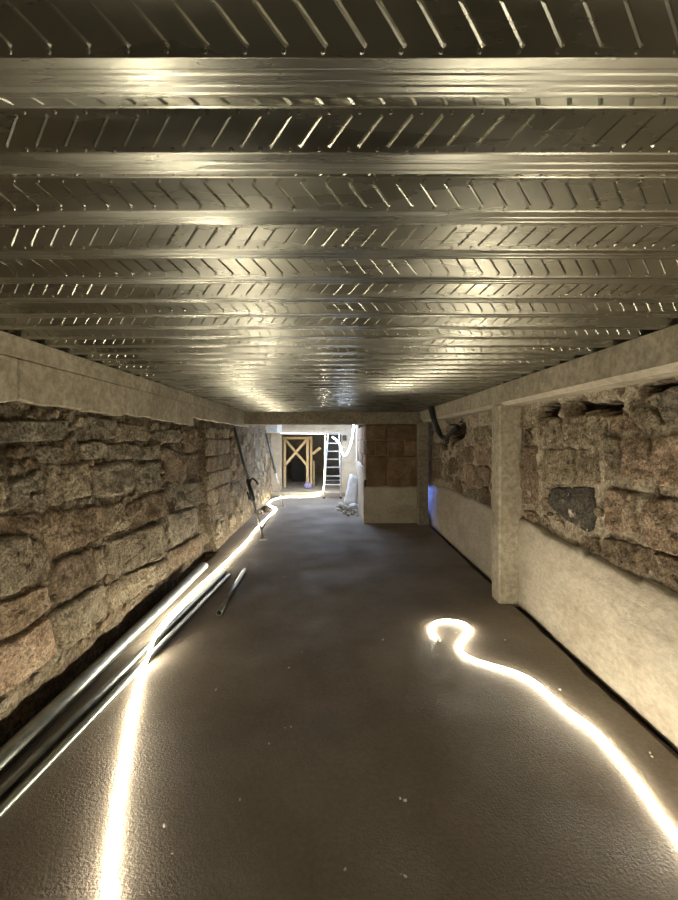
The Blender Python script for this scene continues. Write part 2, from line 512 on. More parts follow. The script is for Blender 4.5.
# slab over the deck and over the far bay (with the hatch the daylight falls through)
sl = box('roof_slab', -2.6, 2.6, YB-0.4, 8.9, ZD+0.075, ZD+0.25, M['concrete_dark'])
tag(sl, 'concrete slab cast on top of the steel deck', 'slab', kind='structure')
hs_ = bmesh.new()
for (x0, x1, y0, y1) in ((-2.6, -1.15, 8.9, 13.0), (0.35, 2.6, 8.9, 13.0), (-1.15, 0.35, 8.9, 9.7), (-1.15, 0.35, 11.6, 13.0), (-2.6, 2.6, 13.0, 17.4)):
    box_bm(hs_, x0, x1, y0, y1, 2.20, 2.39)
so = from_bm('rear_slab', hs_, M['plaster'])
tag(so, 'pale slab over the far bay with an open hatch', 'slab', kind='structure')

# ------------------------------------------------------------------ masonry
def wall_grid(name, P, us, zs, dfun, mat, parent=None):
    vs, fs = [], []
    for z in zs:
        for u in us: vs.append(P(u, z, dfun(u, z)))
    n = len(us)
    for j in range(len(zs)-1):
        for i in range(n-1):
            fs.append((j*n+i, j*n+i+1, (j+1)*n+i+1, (j+1)*n+i))
    return pydata(name, vs, fs, mat, parent, smooth=True)

def frange(a, b, s):
    n = max(1, round((b-a)/s)); return [a + (b-a)*i/n for i in range(n+1)]

def stone(P, poly, depth, mat, parent, name='stone', seed=0, rag=0.13, segs=42, amp=1.0):
    """an irregular stone set in a wall: rings shrinking to the middle of its outline, face broken by noise"""
    poly = [Vector(p) for p in poly]
    c = sum(poly, Vector((0, 0)))/len(poly)
    # walk round the outline
    per = [(poly[(i+1) % len(poly)] - poly[i]).length for i in range(len(poly))]
    T = sum(per)
    pts = []
    for k in range(segs):
        s = T*k/segs; i = 0
        while s > per[i]: s -= per[i]; i += 1
        pts.append(poly[i].lerp(poly[(i+1) % len(poly)], s/per[i]))
    size = math.sqrt(abs(sum(poly[i].x*poly[(i+1) % len(poly)].y - poly[(i+1) % len(poly)].x*poly[i].y for i in range(len(poly))))/2)
    out = []
    for k, p in enumerate(pts):
        # round the corners a little, then fray the edge
        q = (pts[k-1] + p*2 + pts[(k+1) % segs])/4
        f = 1 + rag*noise.fractal(Vector((q.x*9+seed, q.y*9, seed*1.7)), 1.0, 2.0, 3)
        out.append(c + (q-c)*f)
    depth *= 0.62
    rings = [(1.05, -0.035), (1.0, 0.30), (0.968, 0.78), (0.915, 0.96)] + [(r, 1.0) for r in ((0.83, 0.73, 0.63, 0.53, 0.43, 0.33, 0.22, 0.11) if segs > 24 else (0.8, 0.6, 0.4, 0.2))]
    O = Vector(P(c.x, c.y, 0))
    tu, tz = random.uniform(-0.12, 0.12), random.uniform(-0.12, 0.12)
    vs, fs = [], []
    for r, h in rings:
        for p in out:
            q = c + (p-c)*r
            d = depth*h if h > 0 else h
            if h > 0.5:
                n1 = noise.fractal(Vector((q.x*7+seed*3.1, q.y*7, seed)), 1.0, 2.0, 5)
                n2 = noise.fractal(Vector((q.x*24+seed*3.1, q.y*24, seed)), 1.0, 2.0, 3)
                n3 = noise.fractal(Vector((q.x*55+seed*3.1, q.y*55, seed)), 1.0, 2.0, 2)
                d += amp*(0.019*n1 + 0.010*n2 + 0.004*n3)*min(1, size/0.12) + (tu*(q.x-c.x) + tz*(q.y-c.y))*h*0.6
            vs.append(Vector(P(q.x, q.y, d)) - O)
    vs.append(Vector(P(c.x, c.y, depth + amp*0.01*noise.noise(Vector((c.x*7, c.y*7, seed))))) - O)
    N = segs
    for j in range(len(rings)-1):
        for k in range(N):
            fs.append((j*N+k, j*N+(k+1) % N, (j+1)*N+(k+1) % N, (j+1)*N+k))
    for k in range(N): fs.append(((len(rings)-1)*N+k, (len(rings)-1)*N+(k+1) % N, len(vs)-1))
    bm = bmesh.new()
    bv = [bm.verts.new(v) for v in vs]
    for f in fs: bm.faces.new([bv[i] for i in f])
    bmesh.ops.recalc_face_normals(bm, faces=bm.faces)
    o = from_bm(name, bm, mat, parent, smooth=True)
    o.location = O
    # open shell: make its normals look into the room
    me = o.data
    if me.polygons and Vector(me.polygons[-1].normal).dot(Vector(P(c.x, c.y, 1)) - O) < 0: me.flip_normals()
    return o

def inside(p, poly):
    r = False
    for i in range(len(poly)):
        a, b = poly[i], poly[i-1]
        if (a[1] > p[1]) != (b[1] > p[1]) and p[0] < (b[0]-a[0])*(p[1]-a[1])/(b[1]-a[1]) + a[0]: r = not r
    return r

def seg_dist(p, poly):
    m = 9.0
    p = Vector(p)
    for i in range(len(poly)):
        a, b = Vector(poly[i-1]), Vector(poly[i])
        ab = b-a
        t = max(0, min(1, (p-a).dot(ab)/max(1e-9, ab.length_squared)))
        m = min(m, (p-(a+ab*t)).length)
    return m

def fill_stones(P, polys, u0, u1, zlo, zhi, tries, rmin, rmax, mats, parent, depth, blocked=lambda u, z: False, limit=120):
    """small rubble between the big stones"""
    n = 0
    for t in range(tries):
        u = random.uniform(u0, u1); z = random.uniform(zlo(u), zhi(u))
        if blocked(u, z): continue
        m = min(zhi(u)-z, z-zlo(u))
        if m < rmin*0.6: continue
        ok = True
        for q in polys:
            cu = sum(v[0] for v in q)/len(q); cz = sum(v[1] for v in q)/len(q)
            if abs(cu-u) > 1.0 or abs(cz-z) > 0.8: continue
            if inside((u, z), q): ok = False; break
            m = min(m, seg_dist((u, z), q))
            if m < rmin: ok = False; break
        if not ok: continue
        r = min(rmax, m*0.92)
        if r < rmin: continue
        k = random.randint(5, 8)
        a0 = random.uniform(0, 6.28); asp = random.uniform(0.8, 1.6)
        poly = [(u + r*math.cos(a0+2*math.pi*i/k)*random.uniform(0.85, 1.12)*min(1.12, asp), z + r*math.sin(a0+2*math.pi*i/k)*random.uniform(0.85, 1.1)/max(1, asp)) for i in range(k)]
        polys.append(poly)
        stone(P, poly, random.uniform(*depth), random.choice(mats), parent, seed=random.uniform(0, 90), segs=16)
        n += 1
        if n >= limit: break
    return n

# ---- left wall
NICHE = 5.50
def PL(u, z, d):
    return (XL(u) + d, u, z)
def on_left(px, py):
    """photo pixel -> (distance along the wall, height)"""
    Y = 1.6762/(-(px-CX)/F - 0.02)
    return (Y, EYE + (CY-py)/F*Y)
holes_l = [(2.42, 1.34, 0.05, 0.09, 0.10), (2.98, 1.59, 0.07, 0.06, 0.10), (4.05, 1.66, 0.05, 0.07, 0.06), (5.2, 1.55, 0.04, 0.06, 0.05), (3.3, 0.63, 0.02, 0.02, 0.05),
           (2.2, 1.60, 0.30, 0.14, 0.05)]
def dl(u, z):
    d = 0.024*fb(u, z, 3.0, 2.2, 5) + 0.017*fb(u, z, 8.0, 9.0, 4) + 0.010*fb(u, z, 5.0, 26.0, 4)
    for (hu, hz, ru, rz, dep) in holes_l:
        q = ((u-hu)/ru)**2 + ((z-hz)/rz)**2
        if q < 3: d -= dep*math.exp(-q*q)
    if u > NICHE:
        s = min(1, (u-NICHE)/0.012)
        e = (0.30 if u < 6.2 else 0.10)*s*max(0.0, min(1, (z-0.1)/0.7))
        if u > 8.2: e *= max(0.3, 1-(u-8.2)/0.8)
        d -= e
    if u < 6.2:
        e = 0.155 + 0.03*fb(u, 0.0, 4.0, 2.5, 4)
        if z < e: d -= 0.11*min(1, (e-z)/0.03)
    elif z < 0.3: d += 0.04*(0.3-z)/0.3
    return d
us = frange(YB, 1.4, 0.1)[:-1] + frange(1.4, NICHE, 0.02) + [NICHE+0.012] + frange(NICHE+0.06, 6.19, 0.06) + [6.202] + frange(6.25, 12.6, 0.05)
wl = wall_grid('wall_left', PL, us, frange(-0.08, 2.30, 0.02), dl, M['mortar_l'])
tag(wl, 'rough rubble stone wall with crumbling mortar along the metal pipes', 'wall', kind='structure')

S = 2.646
def Lp(*cs): return [on_left(x/S, 380 + y/S) for x, y in cs]
left_traced = [
    (Lp((-60,112),(70,106),(160,110),(165,158),(60,163),(-60,168)), 'stone_grey', 0.055),
    (Lp((98,178),(152,176),(158,205),(140,222),(98,216)), 'stone_grey', 0.05),
    (Lp((163,160),(182,150),(192,200),(188,222),(164,224)), 'stone_brown', 0.03),
    (Lp((118,222),(155,220),(156,326),(136,334),(118,318)), 'stone_tan', 0.05),
    (Lp((161,228),(225,214),(236,260),(232,306),(168,318)), 'stone_tan', 0.055),
    (Lp((246,228),(300,214),(350,216),(356,268),(340,298),(250,314)), 'stone_grey', 0.06),
    (Lp((15,270),(45,254),(62,262),(62,335),(15,345)), 'stone_grey', 0.06),
    (Lp((76,250),(96,236),(116,244),(108,286),(78,300)), 'stone_grey', 0.04),
    (Lp((-60,262),(6,268),(8,345),(-60,352)), 'stone_tan', 0.05),
    (Lp((206,170),(240,162),(270,170),(270,205),(222,212)), 'stone_grey', 0.06),
    (Lp((278,174),(330,168),(372,176),(362,206),(284,214)), 'stone_grey', 0.05),
    (Lp((216,98),(296,104),(298,156),(216,160)), 'stone_grey', 0.045),
    (Lp((302,114),(388,124),(392,160),(304,162)), 'stone_tan', 0.06),
    (Lp((430,132),(474,132),(472,166),(428,165)), 'stone_grey', 0.06),
    (Lp((480,134),(520,122),(520,190),(486,192)), 'stone_brown', 0.05),
    (Lp((276,334),(318,322),(330,392),(276,410)), 'stone_tan', 0.055),
    (Lp((118,350),(200,340),(268,332),(270,408),(180,450),(118,474),(108,400)), 'stone_brown', 0.05),
    (Lp((-70,424),(40,410),(100,424),(114,476),(92,520),(20,566),(-70,590)), 'stone_tan', 0.075),
    (Lp((-70,362),(40,356),(104,352),(104,404),(30,404),(-70,414)), 'stone_brown', 0.04),
    (Lp((122,482),(240,442),(244,540),(190,572),(126,600)), 'stone_brown', 0.05),
    (Lp((246,450),(270,442),(276,516),(250,532)), 'stone_tan', 0.045),
    (Lp((278,430),(350,402),(422,372),(430,440),(424,470),(288,528)), 'stone_tan', 0.06),
    (Lp((360,222),(420,216),(422,288),(362,298)), 'stone_grey', 0.055),
    (Lp((426,176),(480,196),(520,198),(520,262),(430,270)), 'stone_brown', 0.04),
    (Lp((332,332),(380,306),(432,294),(430,358),(342,398)), 'stone_brown', 0.05),
    (Lp((436,278),(520,268),(522,326),(440,350)), 'stone_grey', 0.05),
    (Lp((438,358),(522,332),(522,398),(450,446)), 'stone_grey', 0.05),
    (Lp((376,176),(420,170),(422,210),(362,212)), 'stone_grey', 0.05),
    (Lp((126,612),(200,572),(272,534),(280,620),(200,690),(150,722)), 'stone_tan', 0.065),
    (Lp((286,536),(360,500),(430,474),(430,506),(360,566),(290,612)), 'stone_tan', 0.06),
    (Lp((-70,600),(20,580),(112,536),(120,606),(40,666),(-70,720)), 'stone_brown', 0.05),
    (Lp((-70,736),(40,680),(120,622),(142,720),(60,790),(-70,880)), 'stone_red', 0.06),
    (Lp((438,456),(528,406),(530,450),(450,508)), 'stone_brown', 0.05),
]
pol_l = []
for i, (poly, mk, dep) in enumerate(left_traced):
    pol_l.append(poly)
    stone(PL, poly, dep, M[mk], wl, seed=i*1.37+0.5)
fill_stones(PL, pol_l, 1.3, 5.45, lambda u: 0.19, lambda u: 1.80 - 0.012*(u-2), 9000, 0.022, 0.13,
            [M['stone_tan'], M['stone_grey'], M['stone_grey'], M['stone_brown']], wl, (0.022, 0.05), limit=190)
# squared blocks of the recessed bay
pol_b = []
courses = [0.40, 0.62, 0.86, 1.12, 1.36, 1.62, 1.80]
def PLn(u, z, d): return (XL(u) - 0.10 + d, u, z)
for j in range(len(courses)-1):
    z0, z1 = courses[j]+0.008, courses[j+1]-0.008
    cuts = [6.215, 6.62 + 0.16*(j % 2), 7.05 + 0.10*((j+1) % 3), 7.62]
    for a, b in zip(cuts[:-1], cuts[1:]):
        poly = [(a+0.012, z0), (b-0.012, z0), (b-0.012, z1), (a+0.012, z1)]
        pol_b.append(poly)
        stone(PLn, poly, 0.035, M['stone_tan'] if (j+int(a*3)) % 3 else M['stone_brown'], wl, 'block', seed=j*3.3+a, rag=0.015, segs=20, amp=0.7)
fill_stones(lambda u, z, d: (XL(u) + dl(u, z)*0.8 + d, u, z), pol_b, 6.25, 12.2, lambda u: 0.02, lambda u: 1.82, 5000, 0.06, 0.2,
            [M['stone_tan'], M['stone_grey'], M['stone_tan']], wl, (0.02, 0.05), limit=80)

# ---- ring beam over the left wall: cast band over a course of blocks
bl = bmesh.new()
for a, b in ((YB, 8.7),):
    v = [(XL(a)-0.05, a), (XL(a)+0.045, a), (XL(b)+0.045, b), (XL(b)-0.05, b)]
    lo_ = [bl.verts.new((x, y, 2.035)) for x, y in v]; hi_ = [bl.verts.new((x, y, ZD-0.002)) for x, y in v]
    bl.faces.new(lo_[::-1]); bl.faces.new(hi_)
    for i in range(4): bl.faces.new((lo_[i], lo_[(i+1) % 4], hi_[(i+1) % 4], hi_[i]))
bmesh.ops.recalc_face_normals(bl, faces=bl.faces)
beam_l = from_bm('trim_1', bl, M['concrete'])
tag(beam_l, 'pale concrete ring beam over a course of blocks above the rubble wall', 'beam', kind='structure')
ys_b = [-2.4 + 0.585*i - 0.01 for i in range(0, 20)]
ys_b = [y + (2.275 - 2.27) for y in ys_b]
for i in range(len(ys_b)-1):
    a, b = ys_b[i]+0.003, ys_b[i+1]-0.003
    if b > 8.7: b = 8.69
    zl = 1.80 - 0.006*(max(a, 2)-2) + random.uniform(-0.012, 0.012)
    if a > NICHE-0.3: zl = 1.865
    bm = box_bm(bmesh.new(), 0, 0.075, a, b, zl, 2.033, 0.008)
    bmesh.ops.subdivide_edges(bm, edges=[e for e in bm.edges if e.calc_length() > 0.2], cuts=5, use_grid_fill=True)
    for vv in bm.verts:
        if vv.co.z < zl+0.02: vv.co.z += 0.022*fb(vv.co.y, 0.0, 2.0, 5.0, 3)
        vv.co.x += XL(vv.co.y) - 0.04 + 0.004*fb(vv.co.y, vv.co.z, 1.0, 4.0, 3)
    bmesh.ops.recalc_face_normals(bm, faces=bm.faces)
    from_bm('block', bm, M['concrete'], beam_l)

# ---- right wall
def PR(u, z, d): return (XR - d, u, z)
def on_right(px, py):
    Y = XR*F/(px-CX)
    return (Y, EYE + (CY-py)/F*Y)
holes_r = []
def Rc(cx, cy): return on_right(508 + cx/3.753, 360 + cy/3.75)
for (cx, cy, rx, ry, dep) in ((152, 190, 42, 28, 0.11), (258, 176, 44, 32, 0.11), (330, 180, 30, 18, 0.09), (390, 178, 44, 24, 0.10), (440, 105, 14, 12, 0.05),
                              (535, 110, 30, 16, 0.09), (600, 92, 50, 12, 0.08), (70, 245, 26, 14, 0.05), (247, 345, 12, 14, 0.05), (105, 337, 8, 8, 0.05),
                              (490, 500, 140, 14, 0.04), (572, 190, 12, 46, 0.06), (510, 270, 50, 22, 0.03)):
    a = Rc(cx-rx, cy-ry); b = Rc(cx+rx, cy+ry); c = Rc(cx, cy)
    holes_r.append((c[0], c[1], abs(a[0]-b[0])/2, abs(a[1]-b[1])/2, dep))
for (px, py, rx, ry, dep) in ((455, 430, 9, 10, 0.14), (444, 441, 4, 8, 0.08), (466, 452, 4, 6, 0.05), (483, 487, 4, 10, 0.03)):
    a = on_right(px-rx, py-ry); b = on_right(px+rx, py+ry); c = on_right(px, py)
    holes_r.append((c[0], c[1], abs(a[0]-b[0])/2, abs(a[1]-b[1])/2, dep))
def dr(u, z):
    d = 0.016*fb(u, z, 13.0, 2.4, 5) + 0.012*fb(u, z, 18.0, 10.0, 4) + 0.008*fb(u, z, 15.0, 28.0, 4)
    if z > 1.78: d += 0.02
    for (hu, hz, ru, rz, dep) in holes_r:
        q = ((u-hu)/ru)**2 + ((z-hz)/rz)**2
        q *= 1 + 0.6*fb(u, z, 5.0, 14.0, 3)
        if q < 3: d -= dep*(1.7 if dep > 0.07 else 1.0)*math.exp(-q**4)
    return d
us = frange(YB, 1.5, 0.1)[:-1] + frange(1.5, 4.6, 0.02)[:-1] + frange(4.6, 9.6, 0.05)
wr = wall_grid('wall_right', PR, us, frange(-0.08, 2.30, 0.02), dr, M['mortar_r'])
tag(wr, 'stone wall with cream plaster left on its lower half behind the concrete column', 'wall', kind='structure')

# shade inside the deep pockets, put in with the dark soil colour
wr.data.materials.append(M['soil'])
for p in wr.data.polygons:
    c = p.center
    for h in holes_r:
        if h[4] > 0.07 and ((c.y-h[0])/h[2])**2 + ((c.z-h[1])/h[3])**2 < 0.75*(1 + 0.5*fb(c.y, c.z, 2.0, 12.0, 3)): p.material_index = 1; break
def Rp(*cs): return [Rc(x, y) for x, y in cs]
right_traced = [
    (Rp((122,232),(150,216),(205,218),(212,300),(190,322),(142,326)), 'stone_tan', 0.045),
    (Rp((212,214),(300,206),(376,206),(384,268),(352,318),(216,318)), 'stone_tan', 0.05),
    (Rp((140,342),(196,330),(244,334),(248,440),(240,464),(142,460)), 'stone_tan', 0.05),
    (Rp((262,336),(346,322),(354,468),(262,468)), 'stone_tan', 0.04),
    (Rp((162,482),(240,474),(324,480),(326,560),(308,640),(236,618),(166,545)), 'stone_dark', 0.03),
    (Rp((62,322),(114,322),(116,470),(112,545),(60,540)), 'stone_red', 0.045),
    (Rp((58,560),(110,566),(118,600),(100,622),(58,618)), 'stone_red', 0.04),
    (Rp((372,280),(430,296),(430,448),(366,452)), 'stone_tan', 0.045),
    (Rp((440,296),(545,292),(548,448),(480,452),(440,444)), 'stone_red', 0.045),
    (Rp((558,294),(720,276),(720,486),(562,470)), 'stone_red', 0.05),
    (Rp((392,216),(462,204),(486,268),(392,268)), 'stone_red', 0.04),
    (Rp((466,156),(540,140),(556,186),(505,236),(470,230)), 'stone_tan', 0.06),
    (Rp((556,182),(602,244),(516,256),(512,244)), 'stone_tan', 0.05),
    (Rp((560,136),(640,100),(720,80),(720,250),(606,236)), 'stone_grey', 0.06),
    (Rp((362,482),(480,500),(490,640),(430,652),(370,636)), 'stone_red', 0.045),
    (Rp((512,516),(640,524),(720,524),(720,760),(620,724),(524,690)), 'stone_red', 0.055),
    (Rp((284,676),(340,664),(348,722),(310,716)), 'stone_brown', 0.03),
    (Rp((372,664),(500,690),(560,712),(560,812),(470,782),(372,738)), 'stone_brown', 0.05),
    (Rp((566,716),(720,772),(720,870),(640,850),(566,815)), 'stone_brown', 0.05),
    (Rp((44,200),(100,196),(106,240),(70,262),(44,250)), 'stone_tan', 0.04),
]
pol_r = []
for i, (poly, mk, dep) in enumerate(right_traced):
    pol_r.append(poly); stone(PR, poly, dep, M[mk], wr, seed=i*2.11+40)
def Rq(*cs): return [on_right(410 + x/7.5, 395 + y/7.5) for x, y in cs]
for i, (cs, mk) in enumerate([
    (((300,470),(355,460),(360,590),(300,600)), 'stone_brown'), (((165,480),(265,470),(275,640),(165,620)), 'stone_brown'),
    (((320,600),(375,612),(400,740),(310,690)), 'stone_brown'), (((420,520),(490,510),(495,690),(425,700)), 'stone_red'),
    (((505,380),(600,360),(600,520),(505,520)), 'stone_red'), (((420,710),(505,700),(505,810),(425,770)), 'stone_tan'),
    (((515,700),(600,690),(604,830),(515,820)), 'stone_brown'), (((470,250),(600,230),(600,350),(480,370)), 'stone_tan'),
    (((165,370),(240,360),(245,460),(165,465)), 'stone_brown'), (((505,530),(600,530),(600,680),(505,690)), 'stone_red'),
    (((375,340),(405,330),(410,500),(385,590),(372,470)), 'stone_tan'), (((420,390),(490,380),(480,500),(420,510)), 'stone_brown')]):
    poly = Rq(*cs); pol_r.append(poly); stone(PR, poly, 0.035, M[mk], wr, seed=i*1.7+90, segs=20)
def blk(u, z):
    return any(((u-h[0])/h[2])**2 + ((z-h[1])/h[3])**2 < 2.2 for h in holes_r) or 4.15 < u < 4.45
fill_stones(PR, pol_r, 1.3, 8.0, lambda u: 0.86, lambda u: 1.82, 4000, 0.03, 0.10, [M['stone_tan'], M['stone_tan'], M['stone_red'], M['stone_brown']], wr, (0.018, 0.035), blk, limit=90)

# plaster still on the lower half of the wall
def plaster_sheet(name, P, us, top, thick, mat, parent, zb=-0.02, nz=26):
    vs, fs = [], []
    n = len(us)
    for j in range(nz+2):
        for u in us:
            zt = top(u)
            if j <= nz:
                f = j/nz; z = zb + (zt-zb)*f
                d = thick + 0.010*fb(u, z, 23.0, 1.6, 4) + 0.005*fb(u, z*1.6 + u*0.5, 29.0, 8.0, 4)
                if j == nz: d -= 0.008
            else: z, d = zt+0.006, -0.03
            vs.append(P(u, z, d))
    for j in range(nz+1):
        for i in range(n-1): fs.append((j*n+i, j*n+i+1, (j+1)*n+i+1, (j+1)*n+i))
    return pydata(name, vs, fs, mat, parent, smooth=True)
def top_r(u):
    z = 0.80 + 0.035*fb(u, 0, 4.0, 1.6, 5)
    if 2.5 < u < 3.1: z -= 0.03
    return z
plaster_sheet('plaster', PR, frange(YB, 1.4, 0.1)[:-1] + frange(1.4, 4.6, 0.028)[:-1] + frange(4.6, 9.6, 0.045), top_r, 0.045, M['plaster'], wr)

# ---- beam and columns on the right
def cham_prism(name, x0, x1, y0, y1, z0, z1, ch, mat, parent=None, edges='left'):
    v = [(x0+ch, y0), (x1, y0), (x1, y1), (x0+ch, y1), (x0, y1-ch), (x0, y0+ch)]
    bm = bmesh.new()
    a = [bm.verts.new((x, y, z0)) for x, y in v]; b = [bm.verts.new((x, y, z1)) for x, y in v]
    bm.faces.new(a[::-1]); bm.faces.new(b)
    for i in range(6): bm.faces.new((a[i], a[(i+1) % 6], b[(i+1) % 6], b[i]))
    bmesh.ops.recalc_face_normals(bm, faces=bm.faces)
    return from_bm(name, bm, mat, parent)
ZBR = 1.935
br_ = bmesh.new()
v = [(1.59, ZD-0.002), (1.59, 1.970), (1.632, ZBR), (1.95, ZBR), (1.95, ZD-0.002)]
a = [br_.verts.new((x, YB, z)) for x, z in v]; b = [br_.verts.new((x, 8.34, z)) for x, z in v]
br_.faces.new(a); br_.faces.new(b[::-1])
for i in range(5): br_.faces.new((a[i], a[(i+1) % 5], b[(i+1) % 5], b[i]))
bmesh.ops.recalc_face_normals(br_, faces=br_.faces)
beam_r = from_bm('trim_2', br_, M['concrete'])
bar('fillet', (1.6095, YB, 1.951), (1.6095, 8.1, 1.951), 0.052, 0.004, M['plaster'], beam_r, up=(-0.64, 0, -0.77))
tag(beam_r, 'concrete edge beam carrying the steel deck above the plastered wall', 'beam', kind='structure')
colm = cham_prism('column', 1.575, 1.795, 4.20, 4.42, -0.03, ZBR+0.003, 0.018, M['concrete'])
tag(colm, 'square concrete column standing beside the plastered wall', 'column', kind='structure')
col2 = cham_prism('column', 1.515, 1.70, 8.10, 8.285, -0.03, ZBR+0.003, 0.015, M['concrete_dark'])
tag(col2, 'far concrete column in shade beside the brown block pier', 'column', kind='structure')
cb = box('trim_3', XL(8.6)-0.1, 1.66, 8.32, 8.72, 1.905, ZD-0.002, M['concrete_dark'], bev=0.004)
tag(cb, 'dark concrete beam crossing the passage at the end of the deck', 'beam', kind='structure')

# ---- block pier on the right
PX0, PX1, PY0, PY1 = 0.53, 1.545, 8.30, 12.5
pier = box('wall_pier', PX0+0.02, PX1-0.01, PY0+0.02, PY1, -0.05, 1.90, M['block_brown'])
tag(pier, 'brown block pier with plaster on its lower half closing off the right side', 'wall', kind='structure')
rows = [(1.59, 1.90, (0, 0.40, 1.0)), (1.29, 1.59, (0, 0.17, 0.42, 0.74, 1.0)), (0.70, 1.29, (0, 0.40, 1.0))]
for z0, z1, cuts in rows:
    for a, b in zip(cuts[:-1], cuts[1:]):
        x0, x1 = PX0 + (PX1-PX0)*a + 0.008, PX0 + (PX1-PX0)*b - 0.008
        dz = random.uniform(-0.012, 0.012)
        bm = box_bm(bmesh.new(), x0, x1, PY0-0.005+dz, PY0+0.16, z0+0.008, z1-0.008, 0.012)
        bmesh.ops.recalc_face_normals(bm, faces=bm.faces)
        from_bm('block', bm, M['block_brown'], pier)
    yy = PY0 + 0.17
    k = 0
    while yy < PY1-0.2:
        y2 = min(PY1, yy + 0.55 + 0.12*((k+int(z0*10)) % 2)); k += 1
        bm = box_bm(bmesh.new(), PX0-random.uniform(0, 0.012), PX0+0.1, yy+0.008, y2-0.008, z0+0.008, z1-0.008, 0.012)
        bmesh.ops.recalc_face_normals(bm, faces=bm.faces)
        from_bm('block', bm, M['block_brown'], pier)
        yy = y2
def PPf(u, z, d): return (u, PY0 - d, z)
def PPs(u, z, d): return (PX0 - d, u, z)
plaster_sheet('plaster', PPf, frange(PX0-0.03, PX1, 0.03), lambda u: 0.70 + 0.02*fb(u, 3, 3, 3.0, 4) , 0.03, M['plaster'], pier, nz=14)
plaster_sheet('plaster', PPs, frange(PY0-0.03, PY1, 0.06), lambda u: 0.85 + 0.2*min(1, max(0, (u-8.3)/0.4)) + 0.05*fb(u, 3, 9, 1.5, 4), 0.03, M['plaster'], pier, nz=14)

# ---- far wall with the wide opening
fw = bmesh.new()
box_bm(fw, -2.1, -1.665, YF, YF+0.3, -0.05, 2.2)
box_bm(fw, 0.10, 0.60, YF, YF+0.3, -0.05, 2.2)
box_bm(fw, -1.665, 0.10, YF, YF+0.3, 1.76, 2.2)
wb = from_bm('wall_back', fw, M['plaster'])
tag(wb, 'pale plastered end wall round the wide opening with the timber frame', 'wall', kind='structure')
lintel = box('lintel', -1.95, 0.2, YF-0.08, YF+0.02, 1.885, 2.08, M['plaster'], wb, 0.008)
# stub of beam at the end of the rubble wall
cbk = box('trim_4', -1.95, -1.62, 11.5, YF, 1.80, 2.1, M['blue_paint'], bev=0.006)
tag(cbk, 'pale concrete beam stub above the far end of the rubble wall', 'beam', kind='structure')
# the dark room beyond
dk = bmesh.new()
box_bm(dk, -2.4, 1.2, 16.9, 17.1, 0.0, 2.2); box_bm(dk, -2.4, -2.2, 12.8, 17.0, 0.0, 2.2); box_bm(dk, 0.95, 1.15, 12.8, 17.0, 0.0, 2.2)
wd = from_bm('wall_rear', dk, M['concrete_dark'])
tag(wd, 'dim walls of the room beyond the timber frame', 'wall', kind='structure')
wk = box('wall_front', -2.2, 2.2, YB-0.2, YB, -0.1, 2.3, M['stone_grey'])
tag(wk, 'stone wall behind the viewpoint', 'wall', kind='structure')
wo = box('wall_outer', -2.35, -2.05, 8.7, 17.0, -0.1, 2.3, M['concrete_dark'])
tag(wo, 'backing of the left wall beyond the deck', 'wall', kind='structure')

# ------------------------------------------------------------------ light strips
RS = 0.0105
def strip(name, pts, mat, label, r=RS, sub=6, cap_ends=(True, True), flat=0.8):
    p = spline(pts, sub)
    root = tube(name, p, r, mat, None, n=8, flat=flat)
    tag(root, label, 'light strip')
    for on, i, j in ((cap_ends[0], 0, 1), (cap_ends[1], -1, -2)):
        if on:
            d = (p[i]-p[j]).normalized()
            tube('end_cap', [p[i]-d*0.004, p[i]+d*0.03], r*1.15, M['cap'], root, n=8, flat=flat)
    return root
zf = RS*0.8 + 0.002
# left strip: towards the camera, up over two pipes, on between the pipes to the far props
lp = [Vector((-0.7, -0.75, zf)), Vector((-0.9, -0.1, zf)), Vector((-0.86, 0.6, zf)), Vector((-0.81, 1.05, zf))]
lp += [floor_pt(x, y, zf) for x, y in ((104, 912), (110, 868), (115, 832), (119, 795), (125, 757), (131, 722), (138, 688), (143, 671))]
lp += [floor_pt(146.5, 661, 0.05), floor_pt(149.5, 652, 0.066), floor_pt(152.5, 643, 0.075), floor_pt(157, 632.5, 0.078), floor_pt(163, 624, 0.062), floor_pt(171, 614.5, 0.028)]
lp += [floor_pt(x, y, zf) for x, y in ((181, 604), (197, 588.5), (212, 575), (225, 563), (236, 552), (247, 541), (256, 529.5), (266, 519), (275.5, 509.6), (274, 507.2), (268.5, 505.2), (269, 502.6), (273.5, 499.6), (281, 497.4), (291, 496.8), (302, 496.9), (313, 496.4))]
lp += [floor_pt(320.5, 494.9, zf), floor_pt(322.8, 491.8, 0.08)]
vx = floor_pt(324, 491.8, 0.1)
lp += [Vector((-0.40, 12.28, 0.30)), Vector((-0.375, 12.32, 0.8)), Vector((-0.37, 12.36, 1.3)), Vector((-0.365, 12.37, 1.72))]
strip('light_strip', lp, M['led_warm'], 'long glowing light strip running along the pipes and up beside the ladder', sub=5, cap_ends=(True, True))
# right strip with its hooked end
rp = [floor_pt(x, y, zf) for x, y in ((438, 639), (433.5, 634), (430.5, 628.5), (433, 623.5), (441, 620.8), (452, 620.6), (463, 623), (469, 627.5), (467.5, 633), (461, 640), (458.5, 646.5), (463, 653.5), (474, 659.5), (490, 664.5), (506, 669), (521, 674.5), (536, 683), (549, 694), (563, 706.5), (577, 716.5), (592, 727.5), (606, 742), (622, 761), (637, 780), (651, 800), (664, 818), (678, 835))]
rp += [Vector((1.36, 1.45, zf)), Vector((1.40, 1.0, zf)), Vector((1.36, 0.4, zf)), Vector((1.2, -0.2, zf)), Vector((1.25, -0.75, zf))]
strip('light_strip', rp, M['led_warm'], 'winding light strip with a hooked end on the open floor by the column', sub=5)
